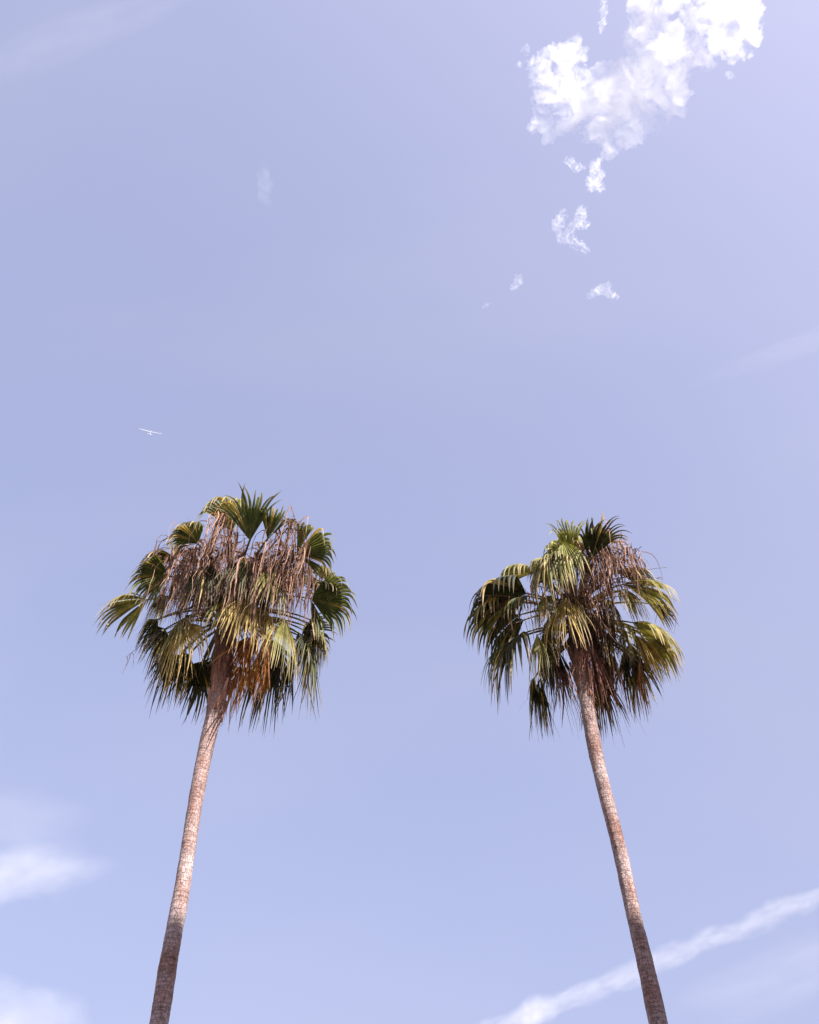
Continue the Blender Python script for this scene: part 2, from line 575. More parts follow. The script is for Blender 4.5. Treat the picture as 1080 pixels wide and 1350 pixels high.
class Palm:
    def __init__(self, Y, spec_trunk, heart, conv, seed, label):
        self.Y = Y
        self.rng = random.Random(seed)
        self.conv = conv
        self.heart = at_y(*heart, Y)
        # trunk axis: photograph points (x, y, width) carried to real points and widths
        pts = []
        for px, py, w in spec_trunk:
            P = at_y(px, py, Y)
            depth = (P - CAM).dot(Vector((0, math.cos(PITCH), math.sin(PITCH))))
            pts.append((P, w / F * depth * 0.5))
        pts.sort(key=lambda q: q[0].z)
        P0, r0 = pts[0]
        P1, r1 = pts[min(3, len(pts) - 1)]
        sl = (P0 - P1) / (P0.z - P1.z)
        foot = P0 + sl * (0.0 - P0.z) * 0.6
        foot.z = -0.1
        midp = P0 + sl * (P0.z * -0.5) * 0.8
        midp.z = P0.z * 0.5
        self.axis = [(foot, r0 * 1.35), (Vector((foot.x, foot.y, 0.7)), r0 * 1.14), (midp, r0 * 1.04)] + pts
        self.root = empty("palm_tree", (foot.x, foot.y, 0))
        tag(self.root, label, "palm tree", "two tall fan palms")

    def at(self, z):
        A = self.axis
        for (p, r), (q, s) in zip(A, A[1:]):
            if z <= q.z or q is A[-1][0]:
                t = (z - p.z) / (q.z - p.z)
                t = max(0.0, min(1.0, t))
                return p.lerp(q, t), r + (s - r) * t
        return A[-1]

    def smooth_at(self, z):
        ps, rs, n = Vector((0, 0, 0)), 0.0, 0
        for k in (-2, -1, 0, 1, 2):
            p, r = self.at(z + k * 0.18)
            ps += p
            rs += r
            n += 1
        p = ps / n
        p.z = z
        return p, rs / n

    def trunk(self):
        mb = MB(self.root.location)
        rng = self.rng
        z, zt = -0.1, self.heart.z + 0.15
        rings = []
        SID = 40
        ztop_bare = self.bare_top
        ring_r = 1.0
        off = Vector((rng.uniform(0, 50), rng.uniform(0, 50), 0))
        while z < zt:
            p, r = self.smooth_at(z)
            # ring scars, each a small ledge
            ph = (z / 0.042 + 0.6 * noise.noise(Vector((0, 0, z * 4)) + off)) % 1.0
            ledge = 0.022 * (ph ** 2)
            swell = 1 + 0.035 * noise.noise(Vector((0, 0, z * 1.7)) + off) + 0.02 * noise.noise(Vector((3, 1, z * 6)) + off)
            band = 0.5 + 0.5 * noise.noise(Vector((5, 0, z * 1.5)) + off) + 0.35 * noise.noise(Vector((9, 0, z * 4.2)) + off)
            boot = max(0.0, min(1.0, (z - ztop_bare) / 0.9))
            ring = []
            for k in range(SID):
                a = 2 * math.pi * k / SID
                q = Vector((math.cos(a), math.sin(a), z * 3.0))
                rr = r * (swell + ledge + 0.045 * noise.noise(q * 2.2 + off) + 0.03 * noise.noise(Vector((q.x * 6, q.y * 6, z * 22)) + off))
                rr *= 1 + boot * 0.10 * noise.noise(Vector((q.x * 5, q.y * 5, z * 2.5)) + off)
                patch = band + 0.55 * noise.noise(Vector((q.x * 1.3, q.y * 1.3, z * 2.6)) + off)
                patch = max(0.0, min(1.0, patch))
                c = lerp3((0.31, 0.165, 0.135), (0.53, 0.415, 0.405), patch)
                c = lerp3(c, (0.40, 0.21, 0.165), boot)
                ring.append(mb.vert(Vector((p.x + math.cos(a) * rr, p.y + math.sin(a) * rr, z)), c))
            rings.append(ring)
            z += 0.0125 if z > 4.5 else 0.05
        for a, b in zip(rings, rings[1:]):
            for k in range(SID):
                mb.f.append((a[k], a[(k + 1) % SID], b[(k + 1) % SID], b[k]))
        mb.f.append(tuple(rings[-1]))
        mb.build("trunk", M_BARK, self.root, smooth=True)

    def boots(self, n, z0, z1):
        """fibrous old leaf bases that clasp the trunk under the crown"""
        mb = MB(self.root.location)
        rng = self.rng
        for i in range(n):
            z = z0 + (z1 - z0) * (i / n) ** 0.9
            a = i * 2.399 + rng.uniform(-.3, .3)
            p, r = self.smooth_at(z)
            out = Vector((math.cos(a), math.sin(a), 0))
            tang = Vector((-out.y, out.x, 0))
            Lb = rng.uniform(0.22, 0.5)
            w = rng.uniform(0.035, 0.07)
            lean = rng.uniform(-0.15, 0.15)
            fl = rng.uniform(0.0, 0.05)
            k0 = rng.uniform(0.6, 1.3)
            pr = None
            for k in range(6):
                s = k / 5
                zz = z + Lb * s
                pc, rc = self.smooth_at(zz)
                c0 = Vector((pc.x, pc.y, zz)) + out * (rc + 0.005 + fl * s * s) + tang * (lean * s * Lb)
                ww = w * (1 - 0.6 * s)
                col = lerp3((0.36, 0.18, 0.14), (0.46, 0.28, 0.22), s)
                col = (col[0] * k0, col[1] * k0, col[2] * k0)
                ids = [mb.vert(c0 - tang * ww - out * 0.02, col), mb.vert(c0 + out * 0.018, col), mb.vert(c0 + tang * ww - out * 0.02, col)]
                if pr:
                    for u in (0, 1):
                        mb.f.append((pr[u], pr[u + 1], ids[u + 1], ids[u]))
                pr = ids
        # loose fibre
        for i in range(n * 6):
            z = rng.uniform(z0, z1)
            a = rng.uniform(0, 2 * math.pi)
            p, r = self.smooth_at(z)
            out = Vector((math.cos(a), math.sin(a), 0))
            tang = Vector((-out.y, out.x, 0))
            q = p + out * (r + 0.012)
            d = (Vector((0, 0, rng.choice((-1, -1, 1)))) + tang * rng.uniform(-.4, .4) + out * rng.uniform(0, .35)).normalized()
            Lf = rng.uniform(0.08, 0.3)
            k0 = rng.uniform(0.6, 1.5)
            col = (0.40 * k0, 0.23 * k0, 0.18 * k0)
            a0, b0 = mb.vert(q - tang * 0.004, col), mb.vert(q + tang * 0.004, col)
            q2 = q + d * Lf + out * 0.02
            a1, b1 = mb.vert(q2 - tang * 0.002, col), mb.vert(q2 + tang * 0.002, col)
            mb.f.append((a0, b0, b1, a1))
        mb.build("leaf_base", M_DEAD, self.root)

    def frond(self, hx, hy, hdy, tx, ty, tdy, spread, droop, cls, roll=0, nseg=None, split=None, shag=1.0, wid=1.0, curl=None, keep=0.94, facing=None, fold=0.25, stem=True, twin=True, drape=False):
        rng = self.rng
        hp, tp = self.conv(hx, hy), self.conv(tx, ty)
        H = at_y(*hp, self.Y + hdy)
        T = at_y(*tp, self.Y + tdy)
        dead = cls in DEAD
        ax = T - H
        L = ax.length * (1.0 if dead else 1.2)
        ax.normalize()
        c, _ = self.smooth_at(min(H.z, self.heart.z))
        rad = Vector((H.x - c.x, H.y - c.y, 0))
        rad = rad.normalized() if rad.length > 1e-3 else Vector((0, -1, 0))
        n0 = UP + rad * 0.7
        if facing is not None:
            n0 = Vector(facing)
        n = n0 - ax * n0.dot(ax)
        if n.length < 0.15:
            n = rad - ax * rad.dot(ax)
        n.normalize()
        n = Matrix.Rotation(R(roll + rng.uniform(-8, 8)), 3, ax) @ n
        if ax.z < -0.55 and not drape:           # an old blade hangs like a broom
            split = 0.34 if split is None else min(split, 0.34)
            droop *= 1.8
            spread *= 1.3
            L *= 0.95
            if twin and rng.random() < 0.85:
                jx, jy = rng.uniform(-34, 34), rng.uniform(-30, 30)
                self.frond(hx + jx, hy + jy, hdy + rng.uniform(0.05, 0.35), tx + jx * 1.5, ty + jy, tdy + 0.3, spread / 1.3, droop / 1.8, cls if rng.random() < 0.6 or dead else 'dark',
                           roll=rng.uniform(-30, 30), shag=shag, keep=0.85, twin=False)
        mb = MB(H)
        if nseg is None:
            nseg = max(13, int(spread * 2 / 5.6))
        make_blade(mb, H, ax, n, L, spread, droop, cls, rng, nseg=nseg,
                   split=(0.12 if dead else 0.52) if split is None else split,
                   shag=shag, wid=wid, curl=(0.7 if dead else 0.15) if curl is None else curl, keep=keep, fold=fold)
        o = mb.build("dead_frond" if dead else "frond", M_DEAD if dead and cls != 'orange' else M_LIVE, self.root)
        o.location = H - self.root.location
        if stem:
            # the stem rises from the crown's heart and arches out to the blade
            low = max(0.0, min(1.1, self.heart.z - 0.25 - H.z))
            z0 = self.heart.z - 0.1 - 0.55 * low + rng.uniform(-.1, .1)
            b, r = self.smooth_at(min(z0, self.heart.z))
            b = Vector((b.x, b.y, z0)) + rad * (r * 0.7)
            span = (H - b).length
            m1 = b.lerp(H, 0.5) + UP * (0.16 * span) + rad * 0.05
            pts = [bez(b, m1, H + ax * 0.03, t / 9) for t in range(10)]
            rr = [0.034 - 0.018 * t / 9 for t in range(10)]
            if dead:
                cs = [lerp3((0.20, 0.11, 0.075), (0.27, 0.18, 0.12), t / 9) for t in range(10)]
            elif cls in ('dark', 'green'):
                cs = [lerp3((0.17, 0.10, 0.055), (0.15, 0.16, 0.05), t / 9) for t in range(10)]
            else:
                cs = [lerp3((0.25, 0.16, 0.08), (0.36, 0.34, 0.12), t / 9) for t in range(10)]
            ms = MB(H)
            ms.tube(pts, rr, 8, cs, flat=0.55)
            # costa: the stem runs a little way into the blade
            ms.tube([H, H + ax * (0.22 * L)], [0.014, 0.004], 6, [cs[-1]] * 2, flat=0.6)
            ms.build("petiole", M_STEM, o, smooth=True)
        return o

    def strand(self, x0, y0, dy0, x1, y1, dy1, arch=0.2, n=7, w=0.012, name="flower_stalk"):
        """a dry flower stalk that arches out and hangs with thin branches"""
        rng = self.rng
        A = at_y(*self.conv(x0, y0), self.Y + dy0)
        B = at_y(*self.conv(x1, y1), self.Y + dy1)
        mb = MB(A)
        C = A.lerp(B, 0.45) + UP * arch
        pts = [bez(A, C, B, t / 12) for t in range(13)]
        k0 = rng.uniform(0.7, 1.3)
        col = (0.30 * k0, 0.20 * k0, 0.15 * k0)
        mb.tube(pts, [w * (1 - 0.75 * t / 12) for t in range(13)], 5, [col] * 13)
        for i in range(n):
            t = rng.uniform(0.35, 1.0)
            p = bez(A, C, B, t)
            q = p + Vector((rng.gauss(0, .08), rng.gauss(0, .08), -rng.uniform(0.2, 0.6)))
            mm = p.lerp(q, .4) + Vector((rng.gauss(0, .06), rng.gauss(0, .06), .05))
            mb.tube([bez(p, mm, q, u / 6) for u in range(7)], [w * 0.5 * (1 - .7 * u / 6) for u in range(7)], 4, [col] * 7)
        o = mb.build(name, M_DEAD, self.root)
        o.location = A - self.root.location
        return o

    def filler(self, n, seed):
        """fronds on the far side that the photograph sees only in glimpses"""
        rng = self.rng


def left_conv(X, Y):
    return 110 + X * 0.35185, 620 + Y * 0.35185


def right_conv(X, Y):
    return 590 + X * 0.31481, 660 + Y * 0.31481


LEFT_TRUNK = [(210.4, 1347, 24), (226.9, 1238, 23.5), (234.8, 1206, 21), (244.7, 1142.7, 19.6), (254, 1079, 18.6), (265.5, 1015, 19),
              (272.3, 983, 20), (279, 952, 20), (288, 926, 22), (292, 887, 23), (296, 859, 24), (300, 831, 22), (302, 780, 20)]
RIGHT_TRUNK = [(867, 1347, 24.5), (855.5, 1286.5, 23), (839, 1222.8, 19), (834.7, 1207, 18.6), (829, 1175, 19), (815, 1111, 18), (798, 1047.5, 17.5),
               (783, 983.7, 18), (772.7, 920, 17.5), (767, 890, 20), (760, 855, 20), (760, 820, 19), (761, 790, 17)]

def drape(palm, s, n=2, tone=0.0, strips=30):
    """weathered dead fronds: stem and a tangle of strips"""
    g = palm.rng
    for i in range(n):
        jx, jy, jd = (g.uniform(-30, 30), g.uniform(-24, 24), g.uniform(-.2, .2)) if i else (0, 0, 0)
        hx, hy, hd, tx, ty, td, sp = s[:7]
        H = at_y(*palm.conv(hx + jx, hy + jy), palm.Y + hd + jd)
        T = at_y(*palm.conv(tx, ty), palm.Y + td)
        L = (T - H).length * 1.25
        mb = MB(H)
        make_shred(mb, H, 0.10 + sp * 0.0016, g, strips, L * 0.5, L * 1.25, tone)
        o = mb.build("dead_frond", M_DEAD, palm.root)
        o.location = H - palm.root.location
        if i == 0:
            c, r = palm.smooth_at(palm.heart.z)
            rad = Vector((H.x - c.x, H.y - c.y, 0)).normalized()
            b = Vector((c.x, c.y, palm.heart.z - g.uniform(0, .25))) + rad * (r * .7)
            m1 = b.lerp(H, 0.5) + UP * 0.15 * (H - b).length
            ms = MB(H)
            ms.tube([bez(b, m1, H, t / 9) for t in range(10)], [0.026 - 0.014 * t / 9 for t in range(10)], 7, [lerp3((0.20, 0.11, 0.075), (0.27, 0.18, 0.12), t / 9) for t in range(10)], flat=0.55)
            ms.build("petiole", M_STEM, o, smooth=True)


pl = Palm(11.0, LEFT_TRUNK, (299, 792), left_conv, 11, "taller fan palm with fuller round crown, shaggy with brown dead strands, trunk leaning right")
pl.bare_top = at_y(285, 940, 11.0).z
pl.trunk()
pl.boots(46, pl.bare_top - 0.15, pl.heart.z - 0.1)
Fl = pl.frond
# upper, near-side fronds seen from beneath
Fl(625, 265, -1.6, 628, 75, -2.1, 36, 0.3, 'green', facing=(0.1, 0.9, 0.5))
Fl(690, 260, -1.6, 745, 130, -2.0, 36, 0.5, 'green', facing=(0.3, 0.9, 0.5))
Fl(555, 235, -1.3, 528, 65, -1.7, 34, 0.9, 'olive', facing=(-0.2, 0.8, 0.5), shag=2.8)
Fl(800, 315, -1.3, 965, 235, -1.6, 62, 0.7, 'green', facing=(0.25, 0.75, 0.6), shag=2.6)
Fl(430, 275, -1.4, 345, 180, -1.7, 60, 0.9, 'green', facing=(-0.3, 0.6, 0.7), shag=2.8)
Fl(320, 395, -0.9, 150, 385, -1.2, 60, 0.75, 'green', facing=(-0.1, 0.6, 0.7), shag=2.6)
Fl(240, 485, -0.3, 45, 495, -0.4, 62, 1.0, 'olive', shag=1.4)
Fl(850, 480, -0.5, 1040, 520, -0.5, 66, 0.5, 'green', facing=(0.2, 0.85, 0.5), shag=2.5)
Fl(825, 600, 0.1, 945, 620, 0.1, 70, 0.6, 'dark', facing=(0.1, 0.9, 0.5))
Fl(610, 330, -1.3, 600, 470, -1.35, 44, 0.6, 'green', twin=False)
Fl(455, 350, -1.2, 430, 500, -1.25, 44, 0.6, 'dark', twin=False)
Fl(720, 370, -1.2, 730, 520, -1.25, 40, 0.6, 'olive', twin=False)
Fl(370, 380, -0.9, 300, 500, -0.9, 46, 0.7, 'dark', twin=False)
Fl(880, 420, -0.6, 990, 430, -0.7, 44, 0.8, 'dark', shag=2.0)
# hanging ones around the middle and below
Fl(365, 560, -0.5, 255, 690, -0.6, 62, 0.7, 'olive')
Fl(375, 570, -0.6, 345, 770, -0.65, 48, 0.5, 'yellow', nseg=26)
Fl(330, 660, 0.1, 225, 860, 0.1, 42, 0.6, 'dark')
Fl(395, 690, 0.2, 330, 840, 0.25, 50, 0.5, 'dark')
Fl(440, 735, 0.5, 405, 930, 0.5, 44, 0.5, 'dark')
Fl(548, 488, -1.0, 545, 610, -1.05, 60, 0.8, 'olive', nseg=22)
Fl(625, 478, -1.0, 640, 660, -1.05, 50, 0.8, 'yellow', nseg=26)
Fl(680, 520, -0.8, 690, 640, -0.85, 46, 0.8, 'yellow', nseg=22, twin=False)
Fl(755, 555, -0.8, 785, 750, -0.85, 36, 0.6, 'olive', nseg=26, twin=False)
Fl(590, 740, 0.2, 560, 960, 0.25, 40, 0.4, 'orange', nseg=26, split=.26, curl=.4)
Fl(690, 610, -0.05, 705, 850, -0.05, 34, 0.5, 'orange', nseg=30, split=.3, curl=.35, keep=1.0)
Fl(650, 620, -0.2, 664, 880, -0.2, 40, 0.5, 'orange', nseg=40, keep=1.0, split=.26, curl=.4)
Fl(628, 620, -0.1, 650, 800, -0.1, 26, 0.5, 'orange', nseg=22, split=.3, curl=.35)
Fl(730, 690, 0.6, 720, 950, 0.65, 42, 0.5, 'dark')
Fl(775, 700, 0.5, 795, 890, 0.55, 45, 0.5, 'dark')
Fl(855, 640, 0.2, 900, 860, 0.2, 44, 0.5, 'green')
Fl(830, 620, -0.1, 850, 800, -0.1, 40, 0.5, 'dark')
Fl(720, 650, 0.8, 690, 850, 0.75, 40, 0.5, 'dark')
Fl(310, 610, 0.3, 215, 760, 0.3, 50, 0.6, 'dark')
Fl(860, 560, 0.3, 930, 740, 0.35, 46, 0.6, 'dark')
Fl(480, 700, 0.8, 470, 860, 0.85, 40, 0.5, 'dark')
# dead, shredded near-side fronds that drape in front of the heart
for s in ((375, 270, -0.9, 360, 370, -1.0, 50), (420, 300, -1.1, 410, 420, -1.2, 50), (475, 310, -1.2, 470, 450, -1.3, 55), (540, 170, -1.7, 540, 340, -1.75, 16),
          (545, 260, -1.25, 550, 450, -1.3, 70), (600, 380, -1.2, 600, 520, -1.25, 75), (690, 330, -1.2, 690, 500, -1.3, 70), (768, 215, -1.7, 772, 380, -1.75, 18), (790, 300, -1.4, 795, 460, -1.4, 26),
          (745, 300, -1.2, 750, 500, -1.25, 70), (800, 330, -1.0, 800, 500, -1.0, 55), (360, 340, -0.8, 345, 500, -0.85, 60), (440, 380, -0.9, 430, 560, -0.95, 70),
          (500, 430, -0.6, 490, 590, -0.65, 70), (660, 430, -0.9, 665, 590, -0.95, 70), (770, 420, -0.8, 775, 570, -0.8, 60), (380, 430, -0.2, 370, 540, -0.2, 60)):
    drape(pl, s, 2, -0.06, 19)
for s in ((400, 320, -0.7, 395, 480, -0.7, 80), (500, 330, -0.8, 500, 500, -0.8, 80), (620, 340, -0.8, 620, 500, -0.8, 80), (720, 350, -0.8, 725, 520, -0.8, 80), (780, 380, -0.5, 785, 530, -0.5, 70),
          (480, 420, -0.2, 480, 560, -0.2, 80), (580, 430, -0.2, 585, 560, -0.2, 80), (700, 440, -0.2, 710, 560, -0.2, 80), (430, 470, 0.2, 410, 600, 0.2, 70)):
    drape(pl, s, 2, -0.3, 28)  # inner tangles: shade inside the mass is put into darker strip colours
for s in ((500, 640, -0.4, 330, 175, -1.0, 0.5), (520, 600, -0.5, 430, 160, -1.2, 0.2), (545, 560, -0.5, 550, 150, -1.4, 0.2), (600, 560, -0.5, 775, 130, -1.4, 0.3),
          (560, 560, -0.5, 835, 310, -1.0, 0.5), (520, 600, -0.3, 160, 700, -0.5, 0.9), (590, 560, -0.5, 870, 300, -1.0, 0.4), (540, 560, -0.3, 330, 320, -0.8, 0.4)):
    pl.strand(*s)

for s in ((310, 470, 0.2, 180, 560, 0.2, 50, 0.9, 'dark'), (345, 330, -0.4, 215, 290, -0.6, 46, 1.0, 'dark'), (800, 410, -0.2, 925, 400, -0.3, 50, 0.9, 'dark'),
          (270, 560, 0.2, 160, 650, 0.2, 44, 0.8, 'green'), (860, 380, -0.4, 960, 360, -0.5, 40, 1.0, 'olive'), (880, 600, 0.1, 960, 700, 0.1, 40, 0.8, 'olive'),
          (520, 690, 0.9, 500, 860, 0.9, 40, 0.6, 'dark'), (350, 700, 0.5, 300, 860, 0.5, 40, 0.6, 'dark')):
    Fl(*s, shag=1.8)

pr = Palm(11.0, RIGHT_TRUNK, (762, 800), right_conv, 23, "fan palm with open gappy crown and rust brown skirt of dead leaves, trunk leaning left")
pr.bare_top = at_y(768, 925, 11.0).z
pr.trunk()
pr.boots(40, pr.bare_top - 0.1, pr.heart.z - 0.1)
Fr = pr.frond
Fr(535, 290, -1.1, 440, 120, -1.4, 46, 1.0, 'lime', shag=2.0, facing=(-0.3, 0.5, 0.8))
Fr(525, 300, -1.2, 395, 190, -1.5, 46, 1.2, 'olive', shag=2.0, facing=(-0.5, -0.3, 0.8))
Fr(480, 170, -1.5, 445, 330, -1.6, 44, 0.9, 'lime')
Fr(430, 200, -1.4, 370, 380, -1.5, 40, 0.9, 'olive', twin=False)
Fr(605, 240, -1.6, 665, 75, -2.0, 30, 0.4, 'dark', facing=(0.3, 0.9, 0.4))
Fr(530, 250, -1.3, 475, 70, -1.7, 26, 0.6, 'lime', facing=(-0.3, 0.6, 0.6))
Fr(500, 260, -1.3, 400, 260, -1.5, 55, 1.6, 'lime', shag=2.0, split=0.3)
Fr(500, 330, -1.0, 350, 190, -1.4, 40, 1.2, 'olive', shag=2.0, facing=(-0.3, 0.5, 0.8))
Fr(590, 240, -1.4, 622, 70, -1.9, 38, 0.6, 'green', facing=(-0.4, 0.9, 0.4), roll=0)
Fr(360, 305, -0.8, 185, 240, -1.1, 45, 1.0, 'olive', shag=2.8)
Fr(330, 390, -0.7, 30, 340, -0.9, 60, 1.0, 'dark', shag=2.8, facing=(-0.1, 0.1, 1.0))
Fr(340, 400, -0.7, 170, 420, -0.8, 60, 1.4, 'green', shag=2.6)
Fr(735, 350, -0.8, 990, 330, -1.0, 45, 0.9, 'olive', shag=2.6)
Fr(720, 375, -0.8, 860, 460, -0.9, 55, 1.1, 'olive', shag=2.5)
Fr(775, 510, -0.5, 1035, 590, -0.6, 58, 0.8, 'olive', shag=2.3)
Fr(760, 520, -0.6, 830, 640, -0.6, 50, 0.9, 'olive')
Fr(780, 560, -0.4, 930, 690, -0.4, 40, 0.7, 'yellow', nseg=22)
Fr(495, 410, -1.0, 490, 590, -1.1, 40, 0.5, 'yellow', nseg=24)
Fr(300, 565, -0.3, 70, 730, -0.4, 58, 0.6, 'dark', shag=2.3, twin=False)
Fr(250, 600, -0.1, 70, 710, -0.1, 46, 0.7, 'green', twin=False)
Fr(375, 560, -0.6, 345, 750, -0.6, 24, 0.5, 'olive', nseg=18, twin=False)
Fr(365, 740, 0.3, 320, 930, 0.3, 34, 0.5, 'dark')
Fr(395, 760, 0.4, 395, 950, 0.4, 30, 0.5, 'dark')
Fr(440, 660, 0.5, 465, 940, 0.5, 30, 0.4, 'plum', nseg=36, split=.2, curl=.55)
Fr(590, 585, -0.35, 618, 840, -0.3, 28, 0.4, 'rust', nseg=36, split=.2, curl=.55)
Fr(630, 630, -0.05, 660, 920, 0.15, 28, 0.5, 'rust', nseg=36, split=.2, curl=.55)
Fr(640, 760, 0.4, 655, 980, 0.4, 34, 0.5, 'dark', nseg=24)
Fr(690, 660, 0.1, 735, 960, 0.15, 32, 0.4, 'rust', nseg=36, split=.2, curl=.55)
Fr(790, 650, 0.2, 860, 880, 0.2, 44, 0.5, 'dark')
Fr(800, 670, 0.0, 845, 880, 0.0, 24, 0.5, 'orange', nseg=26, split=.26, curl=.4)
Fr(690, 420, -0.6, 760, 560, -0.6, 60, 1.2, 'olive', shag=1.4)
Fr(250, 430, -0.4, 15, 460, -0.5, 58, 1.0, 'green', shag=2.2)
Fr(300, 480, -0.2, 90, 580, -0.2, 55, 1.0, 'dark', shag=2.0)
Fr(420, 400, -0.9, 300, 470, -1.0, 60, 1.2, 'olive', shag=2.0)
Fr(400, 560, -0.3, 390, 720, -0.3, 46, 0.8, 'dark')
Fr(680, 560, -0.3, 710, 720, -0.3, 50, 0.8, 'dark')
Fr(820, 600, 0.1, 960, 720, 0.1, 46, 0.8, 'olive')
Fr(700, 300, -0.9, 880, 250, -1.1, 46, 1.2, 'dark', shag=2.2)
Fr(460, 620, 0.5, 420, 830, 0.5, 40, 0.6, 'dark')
for s in ((600, 210, -1.3, 690, 145, -1.5, 55, 1.8), (640, 190, -1.3, 760, 190, -1.5, 60, 2.0), (600, 230, -1.2, 620, 380, -1.3, 70, 1.5), (570, 330, -1.1, 590, 480, -1.2, 70, 1.5),
          (640, 280, -1.1, 680, 420, -1.1, 60, 1.6), (700, 240, -1.1, 850, 290, -1.2, 50, 1.6), (420, 350, -0.9, 410, 480, -0.9, 40, 1.6), (660, 150, -1.5, 700, 290, -1.5, 40, 1.6), (760, 220, -1.3, 800, 340, -1.3, 40, 1.6),
          (640, 460, -0.5, 660, 600, -0.5, 70, 1.5), (430, 420, -0.4, 430, 540, -0.4, 70, 1.5), (250, 420, -0.6, 220, 520, -0.6, 60, 1.5)):
    drape(pr, s, 2, -0.05, 24)
for s in ((560, 430, -0.3, 560, 600, -0.35, 60, 1.2), (600, 480, 0.1, 620, 640, 0.1, 60, 1.2), (620, 520, -0.2, 660, 680, -0.2, 60, 1.2)):
    drape(pr, s, 3, -0.35)  # shade deep in this crown, likewise painted as darker strips
for s in ((570, 420, -0.8, 960, 420, -1.2, 0.9), (580, 400, -0.8, 900, 330, -1.3, 0.5), (590, 380, -0.9, 850, 330, -1.3, 0.7), (590, 380, -0.9, 820, 420, -1.2, 0.9), (560, 420, -0.8, 880, 430, -1.2, 0.8),
          (560, 560, -0.4, 330, 640, -0.6, 0.6), (555, 500, -0.5, 945, 480, -1.0, 1.0), (560, 480, -0.5, 920, 280, -1.1, 0.6), (545, 520, -0.5, 130, 400, -0.9, 0.5),
          (570, 540, -0.3, 800, 700, -0.3, 0.5), (550, 540, 0.2, 420, 780, 0.3, 0.4), (560, 520, -0.5, 690, 560, -0.9, 0.6)):
    pr.strand(*s)

for s in ((850, 570, -0.2, 1050, 650, -0.3, 44, 0.9, 'olive'), (320, 500, 0.2, 200, 560, 0.2, 50, 0.9, 'dark'), (420, 640, 0.4, 350, 780, 0.4, 40, 0.8, 'dark'),
          (840, 430, -0.2, 980, 450, -0.3, 46, 1.0, 'dark'), (740, 620, 0.3, 790, 790, 0.3, 40, 0.7, 'dark'), (440, 480, 0.1, 330, 600, 0.1, 50, 0.9, 'dark'),
          (680, 640, 0.2, 700, 850, 0.25, 32, 0.6, 'rust'), (440, 250, -1.0, 310, 230, -1.2, 46, 1.0, 'olive'), (600, 700, 0.3, 625, 930, 0.3, 32, 0.6, 'rust')):
    Fr(*s, shag=1.8)

# ------------------------------------------------------------------ clouds
def cloud_material(name, density, scale, lo, hi, skin=0.02, detail=6, stretch=(1, 1, 1), rough=0.6, aniso=0.0, step=0.25, dist=0.6):
    m, n, l = new_mat(name)
    out = n.new("ShaderNodeOutputMaterial")
    tc = n.new("ShaderNodeTexCoord")
    mp = n.new("ShaderNodeMapping")
    mp.inputs["Scale"].default_value = stretch
    l.new(tc.outputs["Object"], mp.inputs[0])
    ns = n.new("ShaderNodeTexNoise")
    ns.inputs["Scale"].default_value = scale
    ns.inputs["Detail"].default_value = detail
    ns.inputs["Roughness"].default_value = rough
    ns.inputs["Distortion"].default_value = dist
    l.new(mp.outputs[0], ns.inputs["Vector"])
    mr = n.new("ShaderNodeMapRange")
    mr.interpolation_type = 'SMOOTHSTEP'
    mr.inputs["From Min"].default_value = lo
    mr.inputs["From Max"].default_value = hi
    mr.inputs["To Min"].default_value = 0.0
    mr.inputs["To Max"].default_value = density
    l.new(ns.outputs["Fac"], mr.inputs["Value"])
    pv = n.new("ShaderNodeVolumePrincipled")
    pv.inputs["Color"].default_value = (0.99, 0.99, 0.99, 1)
    pv.inputs["Anisotropy"].default_value = 0.45
    l.new(mr.outputs[0], pv.inputs["Density"])
    l.new(pv.outputs[0], out.inputs["Volume"])
    # the thinnest outer veil of the vapour
    tr = n.new("ShaderNodeBsdfTransparent")
    df = n.new("ShaderNodeBsdfTranslucent")
    df.inputs["Color"].default_value = (0.9, 0.9, 0.9, 1)
    ms = n.new("ShaderNodeMixShader")
    ms.inputs[0].default_value = skin
    l.new(tr.outputs[0], ms.inputs[1])
    l.new(df.outputs[0], ms.inputs[2])
    l.new(ms.outputs[0], out.inputs["Surface"])
    m.cycles.volume_step_rate = step
    return m


FWD = Vector((0, math.cos(PITCH), math.sin(PITCH)))


